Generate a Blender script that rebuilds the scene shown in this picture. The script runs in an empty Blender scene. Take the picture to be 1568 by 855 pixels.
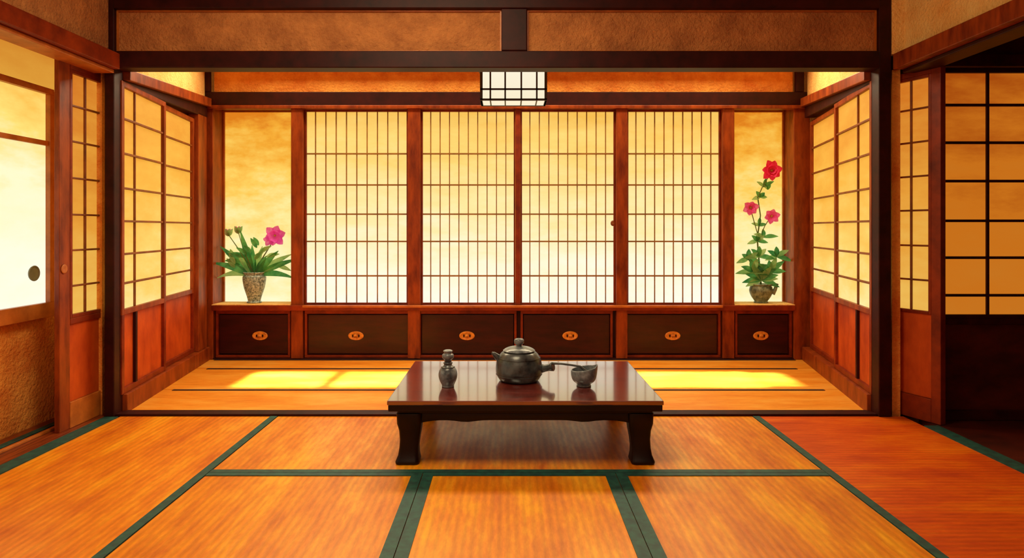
import bpy, bmesh, math, random
from mathutils import Vector, Matrix
random.seed(7)
scene = bpy.context.scene

# ------------------------------------------------------------------ materials
def lin(c):
    r = []
    for v in c:
        v = v/255.0
        r.append(v/12.92 if v <= 0.04045 else ((v+0.055)/1.055)**2.4)
    return (r[0], r[1], r[2], 1.0)

def newmat(name):
    m = bpy.data.materials.new(name); m.use_nodes = True
    nt = m.node_tree
    b = nt.nodes['Principled BSDF']
    return m, nt, b

def coords(nt, scale=(1,1,1), rot=(0,0,0)):
    tc = nt.nodes.new('ShaderNodeTexCoord')
    mp = nt.nodes.new('ShaderNodeMapping')
    mp.inputs['Scale'].default_value = scale
    mp.inputs['Rotation'].default_value = rot
    nt.links.new(tc.outputs['Object'], mp.inputs['Vector'])
    return mp.outputs['Vector']

def ramp(nt, stops):
    r = nt.nodes.new('ShaderNodeValToRGB')
    el = r.color_ramp.elements
    while len(el) < len(stops): el.new(0.5)
    for e, (p, c) in zip(el, stops):
        e.position = p; e.color = c
    return r

def noise(nt, vec, scale, detail=4, rough=0.6):
    n = nt.nodes.new('ShaderNodeTexNoise')
    n.inputs['Scale'].default_value = scale
    n.inputs['Detail'].default_value = detail
    n.inputs['Roughness'].default_value = rough
    nt.links.new(vec, n.inputs['Vector'])
    return n.outputs['Fac']

def bump(nt, b, fac, strength=0.3, dist=0.01):
    bp = nt.nodes.new('ShaderNodeBump')
    bp.inputs['Strength'].default_value = strength
    bp.inputs['Distance'].default_value = dist
    nt.links.new(fac, bp.inputs['Height'])
    nt.links.new(bp.outputs['Normal'], b.inputs['Normal'])

def wood(name, c1, c2, rough=0.35, grain=(3,3,3), spec=0.5, coat=0.0, coat_ior=1.5):
    m, nt, b = newmat(name)
    v = coords(nt, grain)
    f = noise(nt, v, 4.0, 6, 0.65)
    r = ramp(nt, [(0.3, lin(c1)), (0.7, lin(c2))])
    nt.links.new(f, r.inputs['Fac'])
    nt.links.new(r.outputs['Color'], b.inputs['Base Color'])
    b.inputs['Roughness'].default_value = rough
    b.inputs['Specular IOR Level'].default_value = spec
    b.inputs['Coat Weight'].default_value = coat
    b.inputs['Coat IOR'].default_value = coat_ior
    b.inputs['Coat Roughness'].default_value = 0.08
    if not coat: bump(nt, b, f, 0.15, 0.004)
    return m

def plaster(name, c1, c2, scale=3.0):
    m, nt, b = newmat(name)
    v = coords(nt)
    f = noise(nt, v, scale, 8, 0.75)
    r = ramp(nt, [(0.38, lin(c1)), (0.62, lin(c2))])
    nt.links.new(f, r.inputs['Fac'])
    nt.links.new(r.outputs['Color'], b.inputs['Base Color'])
    b.inputs['Roughness'].default_value = 0.85
    f2 = noise(nt, v, 60, 3, 0.6)
    bump(nt, b, f2, 0.9, 0.014)
    return m

def paper(name, stops, strength, z0=0.4, z1=1.9, cloud=0.35, nscale=(1.3,1.3,4.0), base=(90,70,36)):
    """back-lit washi paper: emission colour varies with height + painted clouds"""
    m, nt, b = newmat(name)
    tc = nt.nodes.new('ShaderNodeTexCoord')
    sp = nt.nodes.new('ShaderNodeSeparateXYZ')
    nt.links.new(tc.outputs['Object'], sp.inputs[0])
    mr = nt.nodes.new('ShaderNodeMapRange')
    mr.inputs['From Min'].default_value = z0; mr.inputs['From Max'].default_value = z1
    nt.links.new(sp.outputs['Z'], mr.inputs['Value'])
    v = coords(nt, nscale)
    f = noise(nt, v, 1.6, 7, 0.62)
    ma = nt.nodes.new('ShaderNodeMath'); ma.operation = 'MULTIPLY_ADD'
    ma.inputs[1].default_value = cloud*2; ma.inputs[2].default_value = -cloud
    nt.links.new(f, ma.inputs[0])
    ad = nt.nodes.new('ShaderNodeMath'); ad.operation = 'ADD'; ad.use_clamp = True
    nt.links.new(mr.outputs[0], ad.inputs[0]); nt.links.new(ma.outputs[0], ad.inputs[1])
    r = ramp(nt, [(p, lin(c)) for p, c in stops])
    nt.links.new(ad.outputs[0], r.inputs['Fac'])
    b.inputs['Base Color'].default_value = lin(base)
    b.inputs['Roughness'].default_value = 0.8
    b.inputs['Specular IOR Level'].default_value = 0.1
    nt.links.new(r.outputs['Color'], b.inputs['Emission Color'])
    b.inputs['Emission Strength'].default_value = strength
    return m

def plain(name, c, rough=0.5, metal=0.0, c2=None, scale=8, bmp=0.0, transl=0.0):
    m, nt, b = newmat(name)
    v = coords(nt)
    f = noise(nt, v, scale, 4, 0.6)
    c2 = c2 or tuple(int(x*0.75) for x in c)
    r = ramp(nt, [(0.35, lin(c2)), (0.65, lin(c))])
    nt.links.new(f, r.inputs['Fac'])
    nt.links.new(r.outputs['Color'], b.inputs['Base Color'])
    b.inputs['Roughness'].default_value = rough
    b.inputs['Metallic'].default_value = metal
    if bmp: bump(nt, b, f, bmp, 0.004)
    if transl:
        t = nt.nodes.new('ShaderNodeBsdfTranslucent')
        nt.links.new(r.outputs['Color'], t.inputs['Color'])
        mx = nt.nodes.new('ShaderNodeMixShader'); mx.inputs[0].default_value = transl
        nt.links.new(b.outputs[0], mx.inputs[1]); nt.links.new(t.outputs[0], mx.inputs[2])
        nt.links.new(mx.outputs[0], nt.nodes['Material Output'].inputs['Surface'])
    return m

def tatami(name, c1, c2, c3, axis='X', rough=0.42, rib=11.0, lo=0.76, hi=1.08, spec=0.6):
    m, nt, b = newmat(name)
    v = coords(nt)
    vb = coords(nt, (3.2,0.8,1) if axis=='X' else (0.8,3.2,1))
    big = noise(nt, vb, 1.5, 9, 0.76)
    r = ramp(nt, [(0.36, lin(c1)), (0.5, lin(c2)), (0.64, lin(c3))])  # streaky weave tone, with golden highlights painted into the colour
    nt.links.new(big, r.inputs['Fac'])
    w = nt.nodes.new('ShaderNodeTexWave'); w.wave_type = 'BANDS'; w.bands_direction = axis
    w.inputs['Scale'].default_value = rib
    w.inputs['Distortion'].default_value = 1.2
    w.inputs['Detail'].default_value = 3
    nt.links.new(v, w.inputs['Vector'])
    sc = (6, 90, 1) if axis == 'Y' else (90, 6, 1)
    v2 = coords(nt, sc)
    fb = noise(nt, v2, 1.0, 4, 0.7)
    mx = nt.nodes.new('ShaderNodeMath'); mx.operation = 'MULTIPLY_ADD'; mx.inputs[1].default_value = 0.5
    nt.links.new(w.outputs['Fac'], mx.inputs[0]); nt.links.new(fb, mx.inputs[2])
    mr = nt.nodes.new('ShaderNodeMapRange')
    mr.inputs['From Min'].default_value = 0.3; mr.inputs['From Max'].default_value = 1.2
    mr.inputs['To Min'].default_value = lo; mr.inputs['To Max'].default_value = hi
    nt.links.new(mx.outputs[0], mr.inputs['Value'])
    mul = nt.nodes.new('ShaderNodeMix'); mul.data_type = 'RGBA'; mul.blend_type = 'MULTIPLY'
    mul.inputs['Factor'].default_value = 1.0
    nt.links.new(r.outputs['Color'], mul.inputs[6])
    cb = nt.nodes.new('ShaderNodeCombineColor')
    for i in range(3): nt.links.new(mr.outputs[0], cb.inputs[i])
    nt.links.new(cb.outputs[0], mul.inputs[7])
    nt.links.new(mul.outputs[2], b.inputs['Base Color'])
    rr = nt.nodes.new('ShaderNodeMapRange')
    rr.inputs['From Min'].default_value = 0.3; rr.inputs['From Max'].default_value = 0.7
    rr.inputs['To Min'].default_value = rough+0.12; rr.inputs['To Max'].default_value = rough-0.06
    nt.links.new(big, rr.inputs['Value']); nt.links.new(rr.outputs[0], b.inputs['Roughness'])
    b.inputs['Specular IOR Level'].default_value = spec
    b.inputs['Specular Tint'].default_value = (1.0, 0.78, 0.42, 1)
    bump(nt, b, mx.outputs[0], 0.10, 0.003)
    return m

M = {}
M['wood_dark']  = wood('dark_lacquered_wood', (34,5,4), (60,12,7), 0.5, spec=0.2)
M['wood_red']   = wood('red_brown_wood', (92,22,6), (148,52,13), 0.42, (2,2,2), 0.3)
M['wood_post']  = wood('amber_brown_post', (94,28,7), (164,72,19), 0.42, (4,4,1), 0.3)
M['wood_mid']   = wood('amber_wood', (156,80,24), (204,116,42), 0.4)
M['wood_lat']   = wood('lattice_wood', (124,80,24), (164,112,38), 0.5)
M['wood_latd']  = wood('dark_lattice_wood', (100,46,12), (144,76,20), 0.5)
M['drawer']     = wood('drawer_wood', (32,6,10), (66,14,16), 0.4, (1,2,6), 0.3)
M['panel_red']  = wood('red_board', (152,48,8), (204,86,22), 0.5, (2,2,1), 0.3)
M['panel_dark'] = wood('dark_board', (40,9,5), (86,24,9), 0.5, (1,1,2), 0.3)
M['track']      = wood('track_wood', (60,18,8), (150,64,22), 0.35, (20,1,1))
M['plaster_or'] = plaster('orange_plaster', (216,116,32), (252,176,76))
M['plaster_tr'] = plaster('transom_plaster', (154,90,42), (198,126,64), 4.0)
M['plaster_lt'] = plaster('tan_plaster', (242,178,90), (254,214,130))
M['ceiling']    = wood('ceiling_board', (150,80,36), (190,116,60), 0.6, (8,1,1))
M['tat_near']   = tatami('tatami_orange', (196,92,6), (226,130,14), (250,172,34), 'X', 0.34)
M['tat_side']   = tatami('tatami_amber', (196,90,6), (226,126,14), (248,166,32), 'X', 0.38)
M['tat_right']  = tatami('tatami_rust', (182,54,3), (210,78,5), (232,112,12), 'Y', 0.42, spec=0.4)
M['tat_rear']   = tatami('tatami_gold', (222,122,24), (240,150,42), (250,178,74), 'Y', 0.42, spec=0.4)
M['band']       = plain('green_brocade_border', (16,78,66), 0.6, 0, (6,48,46), 30)
M['band_dark']  = plain('dark_border', (66,34,14), 0.6)
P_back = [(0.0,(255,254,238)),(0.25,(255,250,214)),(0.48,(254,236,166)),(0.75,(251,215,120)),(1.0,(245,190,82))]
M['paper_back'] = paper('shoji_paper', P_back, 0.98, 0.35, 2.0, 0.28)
P_alc = [(0.0,(255,250,206)),(0.35,(253,234,154)),(0.60,(249,206,94)),(0.82,(240,170,54)),(1.0,(220,126,28))]
M['paper_alc']  = paper('painted_cloud_paper', P_alc, 1.0, 0.35, 2.0, 0.5, (2.0,2.0,4.0))
P_side = [(0.0,(255,238,166)),(0.3,(250,210,108)),(0.6,(244,180,68)),(1.0,(226,138,38))]
M['paper_side'] = paper('side_shoji_paper', P_side, 0.95, 0.3, 2.0, 0.4)
P_leaf = [(0.0,(246,196,92)),(0.5,(238,164,60)),(1.0,(216,120,34))]
M['paper_leaf'] = paper('amber_shoji_paper', P_leaf, 0.9, 0.3, 2.0, 0.5, base=(60,38,14))
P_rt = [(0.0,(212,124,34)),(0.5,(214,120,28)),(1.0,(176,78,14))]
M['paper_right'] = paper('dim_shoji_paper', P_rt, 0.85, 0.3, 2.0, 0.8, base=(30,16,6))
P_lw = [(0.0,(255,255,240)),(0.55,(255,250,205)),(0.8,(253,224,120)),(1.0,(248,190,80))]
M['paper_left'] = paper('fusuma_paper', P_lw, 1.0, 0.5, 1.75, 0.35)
M['glow_header'] = paper('glowing_header_plaster', [(0,(246,176,66)),(1,(222,124,30))], 0.8, 1.7, 2.1, 0.5, base=(40,22,8))  # plaster header; the orange light on it is put in as emission
M['paper_lamp'] = paper('lantern_paper', [(0,(250,240,206)),(1,(255,248,222))], 0.95, 1.7, 2.0, 0.1)
M['black']      = plain('dark_lantern_frame', (40,18,12), 0.5)
M['gold']       = plain('brass', (250,176,66), 0.45, 0.05, (210,124,38), 40)
M['grey']       = plain('grey_pull', (136,138,112), 0.5)
M['table']      = wood('table_lacquer', (70,18,16), (120,42,32), 0.18, (1,6,4), 0.7, 1.0, 2.1)
M['table_leg']  = wood('table_leg_lacquer', (14,4,6), (26,7,8), 0.4, (3,3,3), 0.25)
M['iron']       = plain('cast_iron_glaze', (82,86,88), 0.28, 0.0, (30,33,36), 16, 0.25)
M['iron_lt']    = plain('grey_glaze', (138,144,150), 0.28, 0.0, (60,68,76), 20, 0.2)
M['vase_l']     = plain('vase_ceramic', (206,222,216), 0.4, 0, (66,92,90), 70, 0.4)
M['vase_r']     = plain('green_grey_pot', (150,162,136), 0.4, 0, (62,78,66), 30, 0.3)
M['leaf']       = plain('leaf_green', (116,190,116), 0.5, 0, (52,136,88), 12, 0, 0.55)
M['leaf2']      = plain('leaf_light', (190,220,160), 0.5, 0, (126,188,120), 12, 0, 0.55)
M['stem']       = plain('stem_green', (120,150,80), 0.6)
M['pink']       = plain('pink_petal', (255,150,255), 0.6, 0, (246,90,240), 25, 0, 0.5)
M['redp']       = plain('red_petal', (255,74,150), 0.6, 0, (240,36,100), 25, 0, 0.45)
M['salmon']     = plain('salmon_petal', (255,146,232), 0.6, 0, (246,92,190), 25, 0, 0.5)
M['yellow']     = plain('stamen', (240,200,80), 0.6)

# ------------------------------------------------------------------ builder
class Frame:
    def __init__(s, O, U, N):
        s.O = Vector(O); s.U = Vector(U).normalized(); s.N = Vector(N).normalized()
    def p(s, u, z, n=0.0):
        return s.O + s.U*u + Vector((0,0,z)) + s.N*n

class B:
    def __init__(s, name):
        s.name = name; s.bm = bmesh.new(); s.mats = []
    def mi(s, m):
        if m not in s.mats: s.mats.append(m)
        return s.mats.index(m)
    def hexa(s, pts, m):
        vs = [s.bm.verts.new(p) for p in pts]
        i = s.mi(m)
        for f in ((0,1,2,3),(7,6,5,4),(0,4,5,1),(1,5,6,2),(2,6,7,3),(3,7,4,0)):
            fa = s.bm.faces.new([vs[k] for k in f]); fa.material_index = i
    def box(s, x0,x1,y0,y1,z0,z1, m):
        s.hexa([(x0,y0,z0),(x0,y1,z0),(x1,y1,z0),(x1,y0,z0),(x0,y0,z1),(x0,y1,z1),(x1,y1,z1),(x1,y0,z1)], m)
    def fbox(s, F, u0,u1,z0,z1,n0,n1, m, z0b=None, z1b=None):
        a0 = z0 if z0b is None else z0b; a1 = z1 if z1b is None else z1b
        s.hexa([F.p(u0,z0,n0),F.p(u0,z0,n1),F.p(u1,a0,n1),F.p(u1,a0,n0),
                F.p(u0,z1,n0),F.p(u0,z1,n1),F.p(u1,a1,n1),F.p(u1,a1,n0)], m)
    def prism(s, poly, z0, z1, m):
        i = s.mi(m); n = len(poly)
        a = [s.bm.verts.new((x,y,z0)) for x,y in poly]; b = [s.bm.verts.new((x,y,z1)) for x,y in poly]
        s.bm.faces.new(a[::-1]).material_index = i; s.bm.faces.new(b).material_index = i
        for k in range(n):
            s.bm.faces.new([a[k],a[(k+1)%n],b[(k+1)%n],b[k]]).material_index = i
    def loft(s, rings, m, cap=True, closed=True):
        i = s.mi(m); R = [[s.bm.verts.new(p) for p in r] for r in rings]
        n = len(R[0])
        for a, b in zip(R, R[1:]):
            for k in range(n if closed else n-1):
                f = s.bm.faces.new([a[k],a[(k+1)%n],b[(k+1)%n],b[k]]); f.material_index = i; f.smooth = True
        if cap:
            s.bm.faces.new(R[0][::-1]).material_index = i
            s.bm.faces.new(R[-1]).material_index = i
    def lathe(s, c, prof, m, seg=40, sx=1, sy=1, tilt=None):
        rings = []
        for r, z in prof:
            ring = []
            for k in range(seg):
                a = 2*math.pi*k/seg
                v = Vector((r*math.cos(a)*sx, r*math.sin(a)*sy, z))
                if tilt: v = tilt @ v
                ring.append(Vector(c)+v)
            rings.append(ring)
        s.loft(rings, m)
    def tube(s, pts, rad, m, seg=10):
        pts = [Vector(p) for p in pts]
        if not hasattr(rad, '__len__'): rad = [rad]*len(pts)
        rings = []; prev = None
        for i, p in enumerate(pts):
            t = (pts[min(i+1,len(pts)-1)] - pts[max(i-1,0)]).normalized()
            if prev is None:
                up = Vector((0,0,1)) if abs(t.z) < 0.9 else Vector((1,0,0))
                a = t.cross(up).normalized()
            else:
                a = (prev - t*prev.dot(t)).normalized()
            prev = a; b = t.cross(a)
            rings.append([p + (a*math.cos(2*math.pi*k/seg)+b*math.sin(2*math.pi*k/seg))*rad[i] for k in range(seg)])
        s.loft(rings, m)
    def leaf(s, base, d, length, width, m, droop=0.3, nrm=(0,-1,0.2), fold=0.25, seg=7, shape=0.8, ruffle=0.0):
        i = s.mi(m); d = Vector(d).normalized(); base = Vector(base); nrm = Vector(nrm)
        side = d.cross(nrm).normalized(); up = side.cross(d).normalized()
        rows = []
        for k in range(seg+1):
            t = k/seg
            c = base + d*length*t + Vector((0,0,-1))*droop*length*t*t
            w = width*0.5*max(0.04, math.sin(math.pi*(0.04+0.93*t)**shape))
            rf = random.uniform(-ruffle, ruffle)*width
            rows.append([s.bm.verts.new(c - side*w + up*(fold*w+rf)), s.bm.verts.new(c), s.bm.verts.new(c + side*w + up*(fold*w-rf))])
        for a, b in zip(rows, rows[1:]):
            for j in range(2):
                f = s.bm.faces.new([a[j],a[j+1],b[j+1],b[j]]); f.material_index = i; f.smooth = True
    def done(s, bevel=0.0, parent=None):
        bmesh.ops.recalc_face_normals(s.bm, faces=s.bm.faces[:])
        me = bpy.data.meshes.new(s.name); s.bm.to_mesh(me); s.bm.free()
        for k in s.mats: me.materials.append(M[k])
        o = bpy.data.objects.new(s.name, me); scene.collection.objects.link(o)
        if bevel:
            md = o.modifiers.new('bevel', 'BEVEL'); md.width = bevel; md.segments = 2
            md.limit_method = 'ANGLE'; md.angle_limit = math.radians(40)
        if parent: o.parent = parent
        return o

# ------------------------------------------------------------------ floor
b = B('floor')
b.box(-2.9, 3.7, -1.4, 5.4, -0.12, -0.04, 'track')
b.done()

def mat_obj(poly, surf, strips):
    o = B('tatami_mat')
    o.prism(poly, -0.04, 0.0, surf)
    for (x0,x1,y0,y1,m) in strips:
        o.box(x0,x1,y0,y1, -0.002, 0.003, m)
    return o.done()

YF = 3.47
mat_obj([(-2.06,1.3),(-1.226,1.3),(-1.226,YF),(-2.06,YF)], 'tat_side', [(-1.262,-1.2255,1.3,YF,'band')])
mat_obj([(-2.06,-1.3),(-1.226,-1.3),(-1.226,1.295),(-2.06,1.295)], 'tat_side', [(-1.262,-1.2255,-1.3,1.29,'band')])
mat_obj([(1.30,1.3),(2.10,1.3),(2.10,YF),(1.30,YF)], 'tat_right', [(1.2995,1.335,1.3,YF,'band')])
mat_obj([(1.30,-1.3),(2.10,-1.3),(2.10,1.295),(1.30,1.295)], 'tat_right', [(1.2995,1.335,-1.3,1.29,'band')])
mat_obj([(-1.222,2.668),(1.297,2.668),(1.297,YF),(-1.222,YF)], 'tat_near', [(-1.2225,1.2975,2.6675,2.70,'band')])
for y0, y1 in ((0.9, 2.664), (-1.3, 0.896)):
    mat_obj([(-1.222,y0),(-0.349,y0),(-0.349,y1),(-1.222,y1)], 'tat_near',
            [(-0.391,-0.3485,y0,y1+0.0005,'band'),(-1.222,-0.391,y1-0.03,y1+0.0005,'band')])
    mat_obj([(-0.345,y0),(0.435,y0),(0.435,y1),(-0.345,y1)], 'tat_near',
            [(-0.3455,-0.303,y0,y1+0.0005,'band'),(0.393,0.4355,y0,y1+0.0005,'band'),(-0.303,0.393,y1-0.03,y1+0.0005,'band')])
    mat_obj([(0.439,y0),(1.297,y0),(1.297,y1),(0.439,y1)], 'tat_near',
            [(0.4385,0.482,y0,y1+0.0005,'band'),(0.482,1.2975,y1-0.03,y1+0.0005,'band')])
def xl(y): return -2.07 - 0.142*(y-3.52)
def xr(y): return 1.95 + 0.203*(y-3.52)
for y0, y1 in ((3.56, 4.05), (4.055, 4.66), (4.665, 4.970)):
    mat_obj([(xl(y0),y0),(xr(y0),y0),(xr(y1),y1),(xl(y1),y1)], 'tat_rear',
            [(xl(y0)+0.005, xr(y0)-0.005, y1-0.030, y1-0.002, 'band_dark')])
b = B('trim_1'); b.box(-2.135,-2.062,-1.3,3.455,-0.04,0.004,'band'); b.done()
b = B('trim_2'); b.box(2.102,2.175,-1.3,3.30,-0.04,0.004,'band'); b.done()
b = B('trim_3')
b.box(-2.40,-2.137,-1.3,3.57,-0.04,0.0,'track')
b.box(-2.27,-2.25,-1.3,3.44,0.0,0.012,'wood_mid'); b.box(-2.335,-2.30,-1.3,3.44,0.0,0.006,'band')
b.done(0.002)
b = B('trim_4'); b.box(2.18,3.6,-1.3,3.44,-0.04,-0.002,'panel_dark'); b.done()
b = B('trim_5'); b.box(-2.09,1.965,3.475,3.555,-0.04,0.012,'wood_dark'); b.done(0.003)

# ------------------------------------------------------------------ back wall
Fb = Frame((0,5.0,0),(1,0,0),(0,-1,0))
b = B('wall_back')
b.box(-2.5,2.5,5.22,5.32,-0.04,2.5,'plaster_or')
b.box(-2.25,2.18,5.0,5.2,2.04,2.5,'plaster_or')
b.done()
b = B('trim_6')
b.box(-2.36,2.30,4.965,5.2,1.940,2.04,'wood_dark')
b.box(-2.36,2.30,4.960,5.03,1.912,1.939,'wood_post')
for x0,x1 in ((-2.36,-2.25),(-1.655,-1.565),(-0.765,-0.67),(0.825,0.91),(1.635,1.725),(2.178,2.30)):
    b.box(x0,x1,4.975,5.2,0.0,1.934,'wood_post')
b.box(0.057,0.093,4.985,5.04,0.415,1.934,'wood_red')
for x0,x1 in ((-2.33,-2.27),(2.19,2.25)):
    b.box(x0,x1,4.96,5.0,2.04,2.45,'wood_dark')
b.box(-2.25,2.178,4.95,5.2,0.375,0.415,'wood_red')
b.box(-1.56,1.63,4.945,4.97,0.398,0.416,'wood_mid')
b.done(0.004)

rows_b = [1.575,1.335,1.11,0.90,0.635]
def shoji(name, F, u0, u1, z0, z1, cols, rows, pap, lat='wood_lat', fr='wood_red', fw=0.012, bw=0.007, n=0.0, rb=None):
    o = B(name)
    rb = rb or bw
    o.fbox(F,u0+fw*.5,u1-fw*.5,z0+fw*.5,z1-fw*.5,n-0.012,n-0.006,pap)
    o.fbox(F,u0,u0+fw,z0,z1,n-0.014,n+0.014,fr); o.fbox(F,u1-fw,u1,z0,z1,n-0.014,n+0.014,fr)
    o.fbox(F,u0+fw,u1-fw,z0,z0+fw,n-0.014,n+0.014,fr); o.fbox(F,u0+fw,u1-fw,z1-fw,z1,n-0.014,n+0.014,fr)
    for c in cols: o.fbox(F,c-bw/2,c+bw/2,z0+fw,z1-fw,n-0.006,n+0.006,lat)
    for r in rows: o.fbox(F,u0+fw,u1-fw,r-rb/2,r+rb/2,n-0.006,n+0.009,lat)
    return o

Tx = Matrix.Rotation(math.radians(90),3,'X')
for k,(u0,u1) in enumerate(((-1.562,-0.768),(-0.668,0.055),(0.095,0.823),(0.912,1.633))):
    n = 10
    cols = [u0+(u1-u0)*(i/n) for i in range(1,n)]
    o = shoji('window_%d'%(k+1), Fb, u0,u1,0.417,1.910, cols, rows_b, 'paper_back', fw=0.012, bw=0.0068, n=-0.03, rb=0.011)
    if k == 2:
        o.lathe((0.805,5.022,1.04),[(0,0),(0.016,0),(0.018,0.004),(0.012,0.007),(0,0.004)],'wood_latd',20,1,1.2,Tx)
    o.done()

for nm,(x0,x1) in zip(('painted_panel','painted_panel'),((-2.249,-1.656),(1.726,2.177))):
    o = B(nm)
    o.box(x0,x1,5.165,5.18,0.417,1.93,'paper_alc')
    fw=0.012
    o.box(x0,x0+fw,5.15,5.166,0.417,1.93,'wood_mid'); o.box(x1-fw,x1,5.15,5.166,0.417,1.93,'wood_mid')
    o.box(x0+fw,x1-fw,5.15,5.166,1.918,1.93,'wood_mid')
    o.box(x0,x1,4.955,5.164,0.416,0.422,'plaster_lt')
    o.done()

o = B('drawer_cabinet')
o.box(-2.25,2.178,5.03,5.2,0.0,0.374,'wood_dark')
dr = [(-2.235,-1.665,-1.90),(-1.555,-0.74,-1.165),(-0.685,0.065,-0.315),(0.095,0.80,0.475),(0.835,1.625,1.26),(1.735,2.17,1.935)]
for x0,x1,hx in dr:
    t=0.018
    o.box(x0,x1,4.99,5.03,0.347,0.372,'wood_red'); o.box(x0,x1,4.99,5.03,0.012,0.030,'wood_red')
    o.box(x0,x0+t,4.99,5.03,0.030,0.347,'wood_red'); o.box(x1-t,x1,4.99,5.03,0.030,0.347,'wood_red')
    o.box(x0+t+0.006,x1-t-0.006,5.005,5.03,0.040,0.338,'drawer')
    o.lathe((hx,5.005,0.178),[(0.0,0.0),(0.058,0.0),(0.060,0.006),(0.05,0.010),(0.044,0.007),(0.0,0.007)],'gold',36,1.0,0.58,Tx)
    o.lathe((hx,4.998,0.178),[(0.0,0.0),(0.016,0.0),(0.018,0.008),(0.010,0.016),(0.0,0.017)],'gold',20,1.0,1.0,Tx)
    o.box(hx-0.028,hx-0.018,4.990,4.997,0.168,0.188,'wood_dark'); o.box(hx+0.018,hx+0.028,4.990,4.997,0.168,0.188,'wood_dark')
    o.box(hx-0.012,hx+0.012,4.980,4.984,0.170,0.174,'wood_dark')
o.box(-2.25,2.178,4.975,5.03,0.0,0.011,'wood_dark')
o.done(0.003)

# ------------------------------------------------------------------ rear side walls
cL = math.sqrt(1+0.142**2); cR = math.sqrt(1+0.203**2)
FL = Frame((-2.08,3.52,0),(-0.142,1,0),(1,0.142,0))
FR = Frame((1.96,3.52,0),(0.203,1,0),(-1,0.203,0))
def side(F, c, tag, dpan):
    end = (4.965-3.52)*c
    w = B('wall_'+tag+'_rear')
    w.fbox(F,0.04,end,1.87,2.5,-0.10,-0.02,'plaster_lt', z0b=1.98)
    w.fbox(F,0.0,end+0.2,-0.04,1.85,-0.14,-0.10,'plaster_or')
    w.done()
    t = B('trim_'+('7' if tag=='left' else '8'))
    t.fbox(F,0.03,end,1.805,1.865,-0.085,0.03,'wood_post', z0b=1.925, z1b=1.99)
    t.fbox(F,0.03,end,1.78,1.805,-0.085,0.0,'wood_dark', z0b=1.84, z1b=1.925)
    t.fbox(F,0.02,end,-0.04,0.10,-0.098,0.018,'wood_post')
    t.done(0.004)
    for k,(d0,d1,cols,sub) in enumerate(dpan):
        u0=(d0-3.52)*c; u1=(d1-3.52)*c; n=-0.014-0.029*k
        rows=[1.60,1.41,1.22,1.04,0.86,0.70]
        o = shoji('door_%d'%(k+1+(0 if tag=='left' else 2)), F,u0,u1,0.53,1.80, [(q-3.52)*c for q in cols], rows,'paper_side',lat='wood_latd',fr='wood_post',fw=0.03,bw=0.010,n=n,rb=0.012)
        z0=0.101
        o.fbox(F,u0,u1,z0,0.53,n-0.014,n-0.004,'panel_red')
        o.fbox(F,u0,u0+0.03,z0,0.53,n-0.014,n+0.014,'wood_red'); o.fbox(F,u1-0.03,u1,z0,0.53,n-0.014,n+0.014,'wood_red')
        o.fbox(F,u0+0.03,u1-0.03,z0,z0+0.03,n-0.014,n+0.014,'wood_red')
        for q in sub:
            uq=(q-3.52)*c; o.fbox(F,uq-0.012,uq+0.012,z0,0.53,n-0.014,n+0.012,'wood_dark')
        o.done(0.002)
side(FL,cL,'left',[(3.52,4.14,[3.71],[3.71]),(4.12,4.76,[],[])])
side(FR,cR,'right',[(3.53,4.21,[3.785],[3.785]),(4.19,4.93,[],[])])
b = B('trim_9'); b.fbox(FL,(4.76-3.52)*cL,(4.95-3.52)*cL,0.101,1.85,-0.07,-0.0,'wood_post'); b.done(0.003)

# ------------------------------------------------------------------ front frame
b = B('trim_10')
b.box(-2.140,-2.088,3.46,3.54,0.0,2.6,'wood_dark')
b.box(1.965,2.032,3.46,3.54,0.0,2.6,'wood_dark')
b.box(-2.087,1.964,3.45,3.55,1.85,1.94,'wood_dark')
b.box(-2.087,1.964,3.45,3.55,2.165,2.6,'wood_dark')
b.box(-0.035,0.10,3.45,3.55,1.941,2.164,'wood_dark')
b.done(0.005)
b = B('wall_transom')
for x0,x1 in ((-2.086,-0.036),(0.101,1.963)):
    b.box(x0,x1,3.49,3.53,1.941,2.164,'plaster_tr')
    b.box(x0,x1,3.478,3.49,1.941,1.948,'wood_mid'); b.box(x0,x1,3.478,3.49,2.157,2.164,'wood_mid')
    b.box(x0,x0+0.007,3.478,3.49,1.948,2.157,'wood_mid'); b.box(x1-0.007,x1,3.478,3.49,1.948,2.157,'wood_mid')
b.done()

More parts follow.
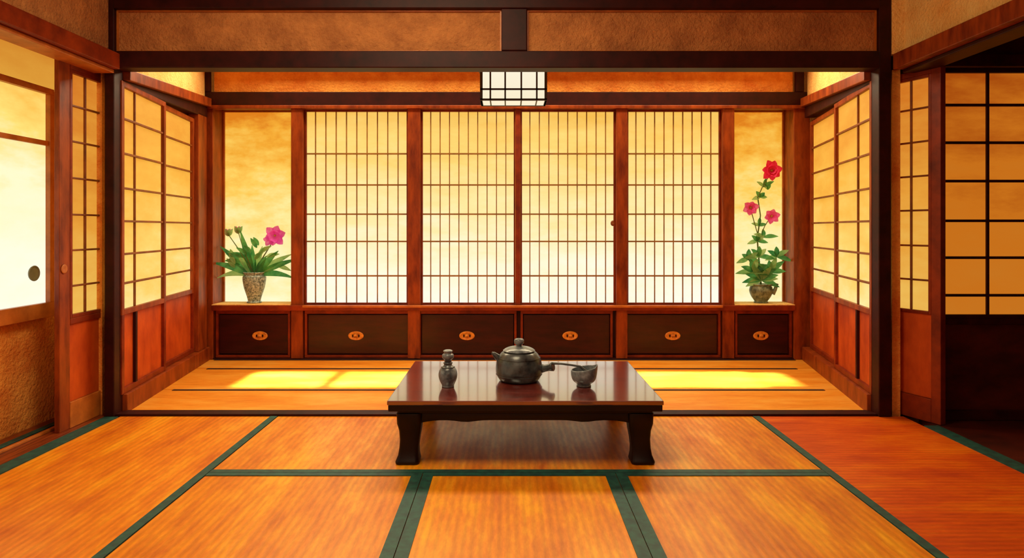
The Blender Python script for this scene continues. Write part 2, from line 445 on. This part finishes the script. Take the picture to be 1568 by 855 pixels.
# ------------------------------------------------------------------ near room: left side
b = B('wall_left')
b.box(-2.16,-2.115,-1.3,3.455,1.925,2.6,'plaster_tr')
b.box(-2.46,-2.405,-1.3,3.6,-0.04,0.555,'plaster_or')
b.box(-2.46,-2.405,-1.3,3.6,1.72,2.6,'plaster_or')
b.box(-2.405,-2.395,-1.3,3.57,1.725,2.1,'glow_header')  # added glowing sheet standing in for light on the header plaster
b.box(-2.46,-2.405,3.36,3.6,0.555,1.72,'plaster_or')
b.box(-2.46,-2.142,3.575,3.62,-0.04,2.6,'wood_red')
b.done()
b = B('trim_11')
b.box(-2.18,-2.05,-1.3,3.45,1.840,1.924,'wood_red')
b.box(-2.20,-2.08,-1.3,3.45,1.820,1.839,'wood_mid')
b.done(0.004)
FLn = Frame((-2.40,0,0),(0,1,0),(1,0,0))
for k,(y0,y1) in enumerate(((2.25,3.39),(1.1,2.24))):
    o = B('door_%d'%(5+k))
    o.fbox(FLn,y0,y1,0.557,1.72,0.0,0.02,'paper_left')
    o.fbox(FLn,y0,y1,0.545,0.62,0.0,0.045,'wood_mid'); o.fbox(FLn,y0,y1,1.69,1.72,0.0,0.045,'wood_mid')
    o.fbox(FLn,y0,y1,1.425,1.45,0.0,0.035,'wood_mid')
    o.fbox(FLn,y0,y0+0.03,0.62,1.69,0.0,0.045,'wood_mid'); o.fbox(FLn,y1-0.03,y1,0.62,1.69,0.0,0.045,'wood_mid')
    T = Matrix.Rotation(math.radians(90),3,'Y')
    o.lathe((-2.379,3.27-(0 if k==0 else 1.1),0.775),[(0.0,0.0),(0.036,0.0),(0.040,0.008),(0.034,0.010),(0.030,0.004),(0.0,0.004)],'grey',30,1,1,T)
    o.done(0.002)
FLd = Frame((-2.20,0,0),(0,1,0),(1,0,0))
o = shoji('door_7',FLd,3.262,3.56,0.55,1.80,[3.395],[1.62,1.44,1.255,1.07,0.89,0.71],'paper_leaf',lat='wood_latd',fr='wood_red',fw=0.018,bw=0.010)
o.fbox(FLd,3.185,3.262,0.0,1.835,-0.014,0.012,'wood_post')
o.fbox(FLd,3.262,3.56,1.80,1.835,-0.014,0.014,'wood_red')
o.fbox(FLd,3.262,3.56,0.13,0.55,-0.012,0.004,'panel_red')
o.fbox(FLd,3.262,3.56,0.0,0.13,-0.014,0.014,'wood_mid')
o.fbox(FLd,3.262,3.56,0.52,0.55,-0.014,0.014,'wood_red')
o.lathe((-2.188,3.215,0.80),[(0.0,0.0),(0.022,0.0),(0.024,0.005),(0.018,0.006),(0.0,0.003)],'wood_mid',24,1,1,Matrix.Rotation(math.radians(90),3,'Y'))
o.done(0.003)

# ------------------------------------------------------------------ near room: right side
b = B('wall_right')
b.box(2.10,2.15,-1.3,3.55,1.925,2.6,'plaster_lt')
b.box(2.033,2.10,3.46,3.50,1.925,2.6,'plaster_lt')
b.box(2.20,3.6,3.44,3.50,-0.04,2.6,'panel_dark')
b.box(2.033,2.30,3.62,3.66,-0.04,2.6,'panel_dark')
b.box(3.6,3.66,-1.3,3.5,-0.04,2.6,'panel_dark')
b.done()
b = B('trim_12')
b.box(2.035,2.18,-1.3,3.455,1.840,1.924,'wood_post')
b.box(2.08,2.20,-1.3,3.445,1.820,1.839,'wood_dark')
b.done(0.004)
FRd = Frame((2.072,3.56,0),(0.43,-1,0),(-1,-0.43,0))
o = shoji('door_8',FRd,-0.01,0.225,0.555,1.80,[0.110],[1.63,1.455,1.275,1.095,0.91,0.73],'paper_leaf',lat='wood_latd',fr='wood_red',fw=0.016,bw=0.010,n=-0.03)
o.fbox(FRd,-0.01,0.225,0.0,0.12,-0.045,-0.015,'wood_red')
o.fbox(FRd,-0.01,0.225,0.12,0.555,-0.042,-0.028,'panel_red')
o.fbox(FRd,-0.01,0.225,1.80,1.83,-0.045,-0.015,'wood_red')
o.fbox(FRd,0.225,0.275,0.0,1.834,-0.055,-0.015,'wood_red')
o.done(0.003)
FRw = Frame((0,3.42,0),(1,0,0),(0,-1,0))
for k,(x0,x1) in enumerate(((2.225,3.02),(3.03,3.58))):
    cols=[c for c in (2.51,2.765,3.28) if x0<c<x1]
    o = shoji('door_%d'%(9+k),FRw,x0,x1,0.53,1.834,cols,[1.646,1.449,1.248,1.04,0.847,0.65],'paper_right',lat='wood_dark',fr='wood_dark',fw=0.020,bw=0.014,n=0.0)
    o.fbox(FRw,x0,x1,0.0,0.53,-0.014,0.0,'panel_dark')
    o.fbox(FRw,x0,x1,0.50,0.53,-0.014,0.02,'wood_dark'); o.fbox(FRw,x0,x1,0.0,0.05,-0.014,0.02,'wood_dark')
    o.done(0.002)
b = B('trim_13'); b.box(2.20,3.6,3.36,3.44,1.835,1.90,'wood_dark'); b.done(0.004)

b = B('wall_front'); b.box(-2.46,3.66,-1.4,-1.3,-0.04,2.6,'plaster_or'); b.done()
b = B('ceiling')
b.box(-2.5,3.66,-1.4,3.62,2.6,2.66,'ceiling')
b.box(-2.5,2.5,3.56,5.32,2.5,2.56,'ceiling')
b.done()

# ------------------------------------------------------------------ lantern
o = B('paper_lantern')
lx0,lx1,ly0,ly1 = -0.162,0.228,3.95,4.13
zb,zt = 1.778,1.985
o.box(lx0+.004,lx1-.004,ly0+.004,ly1-.004,zb,zt,'paper_lamp')
def lbox(x0,x1,y0,y1,z0,z1): o.box(x0,x1,y0,y1,z0,z1,'black')
t=0.006
for z,h in ((zb-0.004,0.012),(1.838,0.010),(zt-0.012,0.01)):
    lbox(lx0-.006,lx1+.006,ly0-t,ly0+0.004,z,z+h); lbox(lx0-.006,lx1+.006,ly1-0.004,ly1+t,z,z+h)
    lbox(lx0-t,lx0+0.004,ly0,ly1,z,z+h); lbox(lx1-0.004,lx1+t,ly0,ly1,z,z+h)
for k in range(6):
    w = 0.008 if k in (0,5) else 0.005
    fx=(0,0.14,0.37,0.62,0.86,1)[k]
    x = lx0 + (lx1-lx0)*fx
    lbox(x-w,x+w,ly0-t,ly0+0.003,zb,zt); lbox(x-w,x+w,ly1-0.003,ly1+t,zb,zt)
    lbox(x-w*.8,x+w*.8,ly0,ly1,zb-0.004,zb)
for fy in (0,0.5,1):
    y = ly0+(ly1-ly0)*fy
    lbox(lx0-t,lx0+0.003,y-.005,y+.005,zb,zt); lbox(lx1-0.003,lx1+t,y-.005,y+.005,zb,zt)
lbox(lx0-.02,lx1+.02,ly0-.02,ly1+.02,zt,zt+0.02)
o.tube([(0.033,4.04,zt+0.02),(0.033,4.04,2.5)],0.008,'black')
o.done()

# ------------------------------------------------------------------ table
o = B('low_tea_table')
tx=0.072; hx=0.578; ty0,ty1=2.725,3.55; tz=0.279
o.box(tx-hx,tx+hx,ty0,ty1,tz-0.018,tz,'table')
o.box(tx-hx+0.004,tx+hx-0.004,ty0+0.004,ty1-0.004,tz-0.046,tz-0.0185,'table_leg')
o.box(tx-hx+0.04,tx+hx-0.04,ty0+0.035,ty1-0.035,tz-0.062,tz-0.0465,'table_leg')
def apron(horiz, c, a0, a1, th):
    N=32; rings=[]
    for k in range(N+1):
        t=k/N; u=a0+(a1-a0)*t
        e=min(t,1-t)
        dz = 0.034 + 0.016*math.exp(-((e)/0.07)**2) + 0.008*math.exp(-((e-0.24)/0.05)**2)
        zt_=tz-0.062; zb_=zt_-dz
        if horiz: rings.append([(u,c-th,zb_),(u,c+th,zb_),(u,c+th,zt_),(u,c-th,zt_)])
        else: rings.append([(c-th,u,zb_),(c+th,u,zb_),(c+th,u,zt_),(c-th,u,zt_)])
    o.loft(rings,'table_leg')
lx=hx-0.095; ly0_=ty0+0.085; ly1_=ty1-0.085
apron(True, ty0+0.065, tx-lx, tx+lx, 0.012); apron(True, ty1-0.065, tx-lx, tx+lx, 0.012)
apron(False, tx-hx+0.07, ly0_, ly1_, 0.012); apron(False, tx+hx-0.07, ly0_, ly1_, 0.012)
for sx in (-1,1):
    for (cy,sy) in ((ty0+0.085,-1),(ty1-0.085,1)):
        cx = tx+sx*(hx-0.09)
        rings=[]
        for z,off,h in ((0.217,0.004,0.054),(0.17,0.004,0.052),(0.14,0.002,0.046),(0.10,0.004,0.041),(0.065,0.007,0.040),(0.035,0.009,0.043),(0.018,0.011,0.048),(0.008,0.012,0.051),(0.0,0.012,0.048)):
            X=cx+sx*off; Y=cy+sy*off*0.6; r=h*0.35; ring=[]
            for (qx,qy) in ((1,1),(-1,1),(-1,-1),(1,-1)):
                base=math.atan2(qy,qx)-math.pi/4
                for j in range(4):
                    a=base+math.pi/2*j/3
                    ring.append((X+qx*(h-r)+r*math.cos(a), Y+qy*(h-r)+r*math.sin(a), z+0.001))
            rings.append(ring)
        o.loft(rings,'table_leg')
o.done(0.003)

# ------------------------------------------------------------------ teapot
TZ = tz+0.0008
def smooth_prof(p, n=6):
    out=[]
    P=[p[0]]+list(p)+[p[-1]]
    for i in range(1,len(P)-2):
        p0,p1,p2,p3=P[i-1],P[i],P[i+1],P[i+2]
        for k in range(n):
            t=k/n; r=[]
            for a,b_,c,d in zip(p0,p1,p2,p3):
                r.append(0.5*((2*b_)+(-a+c)*t+(2*a-5*b_+4*c-d)*t*t+(-a+3*b_-3*c+d)*t**3))
            out.append((max(0,r[0]),r[1]))
    out.append(p[-1]); return out
o = B('teapot')
cx,cy=0.052,3.10
o.lathe((cx,cy,TZ),smooth_prof([(0.0,0.0),(0.078,0.0),(0.098,0.012),(0.110,0.042),(0.108,0.078),(0.100,0.108),(0.086,0.128),(0.072,0.137),(0.060,0.139),(0.0,0.139)]),'iron',56)
o.lathe((cx,cy,TZ+0.139),smooth_prof([(0.0,0.0),(0.070,0.0),(0.072,0.006),(0.055,0.015),(0.028,0.021),(0.014,0.023),(0.0,0.024)]),'iron_lt',48)
o.lathe((cx,cy,TZ+0.161),smooth_prof([(0.0,0.0),(0.012,0.0),(0.013,0.006),(0.022,0.014),(0.024,0.026),(0.018,0.035),(0.0,0.038)]),'iron_lt',32)
for z,r in ((0.030,0.108),(0.108,0.1005)):
    o.lathe((cx,cy,TZ+z),[(r-0.004,-0.003),(r+0.002,0.0),(r-0.004,0.003)],'iron',56)
o.tube([(cx-0.085,cy,TZ+0.095),(cx-0.108,cy-0.004,TZ+0.115),(cx-0.122,cy-0.006,TZ+0.128),(cx-0.130,cy-0.006,TZ+0.130)],[0.020,0.014,0.009,0.006],'iron',16)
o.tube([(cx+0.092,cy-0.005,TZ+0.055),(cx+0.120,cy-0.02,TZ+0.060),(cx+0.140,cy-0.03,TZ+0.066),(cx+0.156,cy-0.038,TZ+0.072),(cx+0.160,cy-0.040,TZ+0.073)],[0.026,0.017,0.016,0.022,0.019],'iron',20)
o.done()

o = B('sake_flask')
c=(-0.274,2.975,TZ)
o.lathe(c,smooth_prof([(0.0,0.0),(0.026,0.0),(0.028,0.006),(0.030,0.012),(0.040,0.035),(0.043,0.058),(0.036,0.080),(0.022,0.094),(0.018,0.100),(0.021,0.106),(0.018,0.112),(0.0,0.113)]),'iron_lt',44)
o.lathe((c[0],c[1],TZ+0.112),smooth_prof([(0.0,0.0),(0.014,0.0),(0.018,0.010),(0.026,0.020),(0.026,0.032),(0.018,0.040),(0.019,0.045),(0.022,0.050),(0.014,0.055),(0.0,0.056)]),'iron_lt',36)
o.lathe((c[0],c[1],TZ+0.0885),[(0.026,-0.003),(0.032,0.0),(0.026,0.003)],'iron',36)
o.done()

o = B('tea_bowl')
c=Vector((0.346,2.985,TZ)); prof=smooth_prof([(0.0,0.0),(0.030,0.0),(0.033,0.005),(0.030,0.009),(0.050,0.026),(0.058,0.048),(0.059,0.070),(0.057,0.080),(0.053,0.078),(0.052,0.055),(0.040,0.026),(0.0,0.018)])
rings=[]
for r,z in prof:
    ring=[]
    for k in range(48):
        a=2*math.pi*k/48
        lift=max(0,(z-0.05)/0.03)
        g=math.exp(-(a/0.35)**2)+math.exp(-((a-2*math.pi)/0.35)**2)
        dz=lift*(0.008*math.cos(a)+0.010*g)
        rr=r*(1+0.10*lift*g if r>0.02 else 1)
        ring.append((c.x+rr*math.cos(a), c.y+rr*math.sin(a), c.z+z+dz))
    rings.append(ring)
o.loft(rings,'iron_lt')
o.done()
o = B('tea_scoop')
o.tube([(0.385,2.985,TZ+0.040),(0.360,2.987,TZ+0.062),(0.330,2.99,TZ+0.088),(0.285,2.995,TZ+0.094),(0.245,3.0,TZ+0.098),(0.200,3.01,TZ+0.098)],[0.012,0.009,0.005,0.005,0.005,0.006],'iron',12)
o.done()

# ------------------------------------------------------------------ plants
SZ=0.4235
o = B('potted_orchid')
vx,vy=-1.972,5.075
o.lathe((vx,vy,SZ),smooth_prof([(0.0,0.0),(0.052,0.0),(0.056,0.008),(0.048,0.016),(0.056,0.05),(0.078,0.12),(0.088,0.18),(0.086,0.205),(0.074,0.215),(0.080,0.228),(0.084,0.235),(0.076,0.238),(0.066,0.225),(0.0,0.215)]),'vase_l',44,1,0.85)
for zz,rr in ((0.10,0.073),(0.20,0.089)):
    o.lathe((vx,vy,SZ+zz),[(rr-0.008,-0.004),(rr,0.0),(rr-0.008,0.004)],'vase_r',40,1,0.85)
top=Vector((vx,vy,SZ+0.215))
fan=[(-72,.27,.05,.4),(-60,.33,.055,.2),(-44,.36,.055,.10),(-28,.26,.055,.2),(-14,.38,.055,.05),(-4,.26,.055,.1),(12,.27,.05,.15),(26,.22,.05,.2),(38,.30,.055,.15),(52,.35,.055,.15),(62,.38,.05,.13),(76,.30,.05,.35)]
for i,(a,L,w,dr_) in enumerate(fan):
    r=math.radians(a); yy=random.uniform(-0.55,0.10)
    base=top+Vector((0.03*math.sin(r),0.0,0))
    d_=Vector((math.sin(r),yy*0.3,math.cos(r)))
    o.leaf(base,d_,L,w,'leaf' if i%3 else 'leaf2',dr_,(0.2*math.sin(i),-1,0.35),0.2,8,0.75)
for i in range(18):
    r=math.radians(random.uniform(-72,72)); L0=random.uniform(0.12,0.24)
    base=top+Vector((math.sin(r)*L0,random.uniform(-0.03,0.0),math.cos(r)*L0))
    s_=1 if i%2 else -1
    o.leaf(base,(math.sin(r+s_*0.6),-0.1,math.cos(r+s_*0.6)),random.uniform(.08,.12),.034,'leaf2' if i%2 else 'leaf',0.15)
def stem(o,pts,r): 
    o.tube(pts,r,'stem',8)
fc=Vector((-1.79,5.02,0.945))
stem(o,[top,top+Vector((0.06,-0.01,0.12)),top+Vector((0.13,-0.03,0.22)),fc],[0.006,0.005,0.004,0.004])
def flower(o,c,R,m,n=6,layers=2,w=0.8):
    for l in range(layers):
        for k in range(n):
            a=2*math.pi*(k+0.5*l)/n+0.3+random.uniform(-.12,.12)
            d_=Vector((math.cos(a),-0.25-0.35*l,math.sin(a)))
            o.leaf(c,d_,R*(1-0.28*l)*random.uniform(.85,1.1),R*w,m,0.05,(0.0,-1,0.0),0.25,6,1.25,0.07)
    o.lathe(c+Vector((0,-0.006,0)),[(0,-0.008),(0.008,-0.004),(0.009,0.004),(0,0.009)],'yellow',10)
flower(o,fc,0.085,'pink',6,2,0.75)
flower(o,fc+Vector((-0.04,0.0,-0.035)),0.05,'pink',5,1)
for bx,bz in ((-2.165,0.98),(-2.09,1.00)):
    stem(o,[top,Vector(((bx+vx)/2-0.02,5.06,0.84)),Vector((bx,5.06,bz-0.03))],[0.005,0.004,0.003])
    for k in range(5): o.leaf((bx,5.06,bz-0.04),(0.5*math.sin(k*1.3),0.5*math.cos(k*1.3),1),0.065,0.034,'leaf2' if k%4 else 'salmon',0.0)
o.done()

o = B('potted_peony')
vx,vy=1.965,5.075
o.lathe((vx,vy,SZ),smooth_prof([(0.0,0.0),(0.050,0.0),(0.054,0.008),(0.050,0.014),(0.074,0.05),(0.088,0.09),(0.084,0.12),(0.078,0.132),(0.086,0.140),(0.084,0.146),(0.072,0.142),(0.0,0.128)]),'vase_r',44,1,0.85)
o.tube([(vx+0.080,vy-0.02,SZ+0.07),(vx+0.102,vy-0.02,SZ+0.105),(vx+0.116,vy-0.02,SZ+0.15)],[0.02,0.014,0.012],'vase_r',12)
top=Vector((vx,vy,SZ+0.13))
main=[top,Vector((1.95,5.07,0.72)),Vector((1.93,5.06,0.92)),Vector((1.955,5.06,1.10)),Vector((1.93,5.05,1.24)),Vector((1.975,5.05,1.34)),Vector((2.02,5.03,1.42))]
stem(o,main,[0.008,0.007,0.006,0.005,0.005,0.004,0.004])
flower(o,Vector((2.022,5.02,1.445)),0.085,'redp',7,3,0.7)
f2=Vector((1.865,5.03,1.16)); stem(o,[Vector((1.935,5.06,0.95)),Vector((1.90,5.05,1.06)),f2],0.0035); flower(o,f2,0.062,'salmon',6,2)
f3=Vector((2.025,5.03,1.095)); stem(o,[Vector((1.94,5.06,0.90)),Vector((1.985,5.05,1.02)),f3],0.0035); flower(o,f3,0.066,'salmon',6,2,0.7)
def cluster(c,n,L,w,spread=180,y=-0.3):
    for k in range(n):
        a=math.radians(-spread/2+spread*(k+0.5)/n+random.uniform(-10,10))
        o.leaf(c,(math.sin(a),y*random.random(),math.cos(a)+0.15),L*random.uniform(.8,1.15),w,'leaf' if k%3 else 'leaf2',0.25,(0.2*math.cos(k),-1,0.3),0.2,7,0.85)
for (cx_,cz_,n,L,w,sp) in ((1.96,0.60,11,.16,.050,230),(1.90,0.66,6,.14,.045,200),(2.03,0.66,6,.15,.045,200),(1.86,0.76,5,.10,.04,260),(2.08,0.78,5,.11,.04,260),(1.94,0.78,5,.12,.04,220),(1.93,0.90,5,.09,.035,240),(1.98,0.93,3,.10,.035,220),(1.94,1.02,3,.08,.03,200),(1.95,1.24,4,.07,.035,240),(1.98,1.32,3,.09,.03,160),(2.01,1.30,2,.07,.03,100)):
    cluster(Vector((cx_,5.055,cz_)),n,L,w,sp)
for (x,z) in ((1.86,0.76),(2.08,0.78),(1.90,0.66),(2.03,0.66)):
    stem(o,[Vector((1.955,5.07,0.58)),Vector(((1.955+x)/2,5.06,(0.58+z)/2+0.02)),Vector((x,5.055,z))],0.0035)
o.done()

# ------------------------------------------------------------------ lights
def area(name, loc, target, sx, sy, power, col, spread=180):
    L = bpy.data.lights.new(name,'AREA'); L.shape='RECTANGLE'; L.size=sx; L.size_y=sy
    L.energy=power; L.color=col; L.spread=math.radians(spread)
    o = bpy.data.objects.new(name,L); scene.collection.objects.link(o)
    o.location=loc
    d=(Vector(target)-Vector(loc)).normalized()
    o.rotation_euler=d.to_track_quat('-Z','Y').to_euler()
    return o
W=(1.0,0.84,0.52)
area('rear_fill',(0,4.7,2.40),(0,2.6,0),3.8,0.3,88,W)  # added unseen fill standing in for window light from the rear
area('near_fill',(-0.5,2.1,2.55),(-0.5,2.3,0),1.0,0.8,40,W)  # unseen fill added to brighten the near room
area('front_fill',(-0.3,-1.2,1.9),(-0.3,3.5,2.1),3.0,0.8,18,W)  # fill added behind the camera to light the transom panels
S=(1,0.95,0.80)
area('sunbeam',(-1.47,4.33,2.45),(-1.47,4.33,0),0.54,0.42,6,S,3)
area('sunbeam',(-0.89,4.33,2.45),(-0.89,4.33,0),0.46,0.42,5,S,3)
area('sunbeam',(1.24,4.33,2.45),(1.24,4.33,0),0.80,0.42,8.5,S,3)
area('sunbeam',(1.77,4.33,2.45),(1.77,4.33,0),0.20,0.36,1.2,S,3)

w = bpy.data.worlds.new('World'); scene.world = w; w.use_nodes=True
bg = w.node_tree.nodes['Background']
bg.inputs['Color'].default_value=(1.0,0.75,0.45,1); bg.inputs['Strength'].default_value=0.3

# ------------------------------------------------------------------ camera
cam = bpy.data.cameras.new('Camera'); co = bpy.data.objects.new('Camera',cam); scene.collection.objects.link(co)
co.location=(0,0,1.0); co.rotation_euler=(math.radians(90),0,0)
cam.sensor_width=36; cam.lens=22.96; cam.shift_x=0.0038; cam.shift_y=-0.0494
cam.clip_start=0.05
scene.camera=co
try:
    scene.view_settings.view_transform='Standard'
    scene.view_settings.look='None'
except Exception: pass
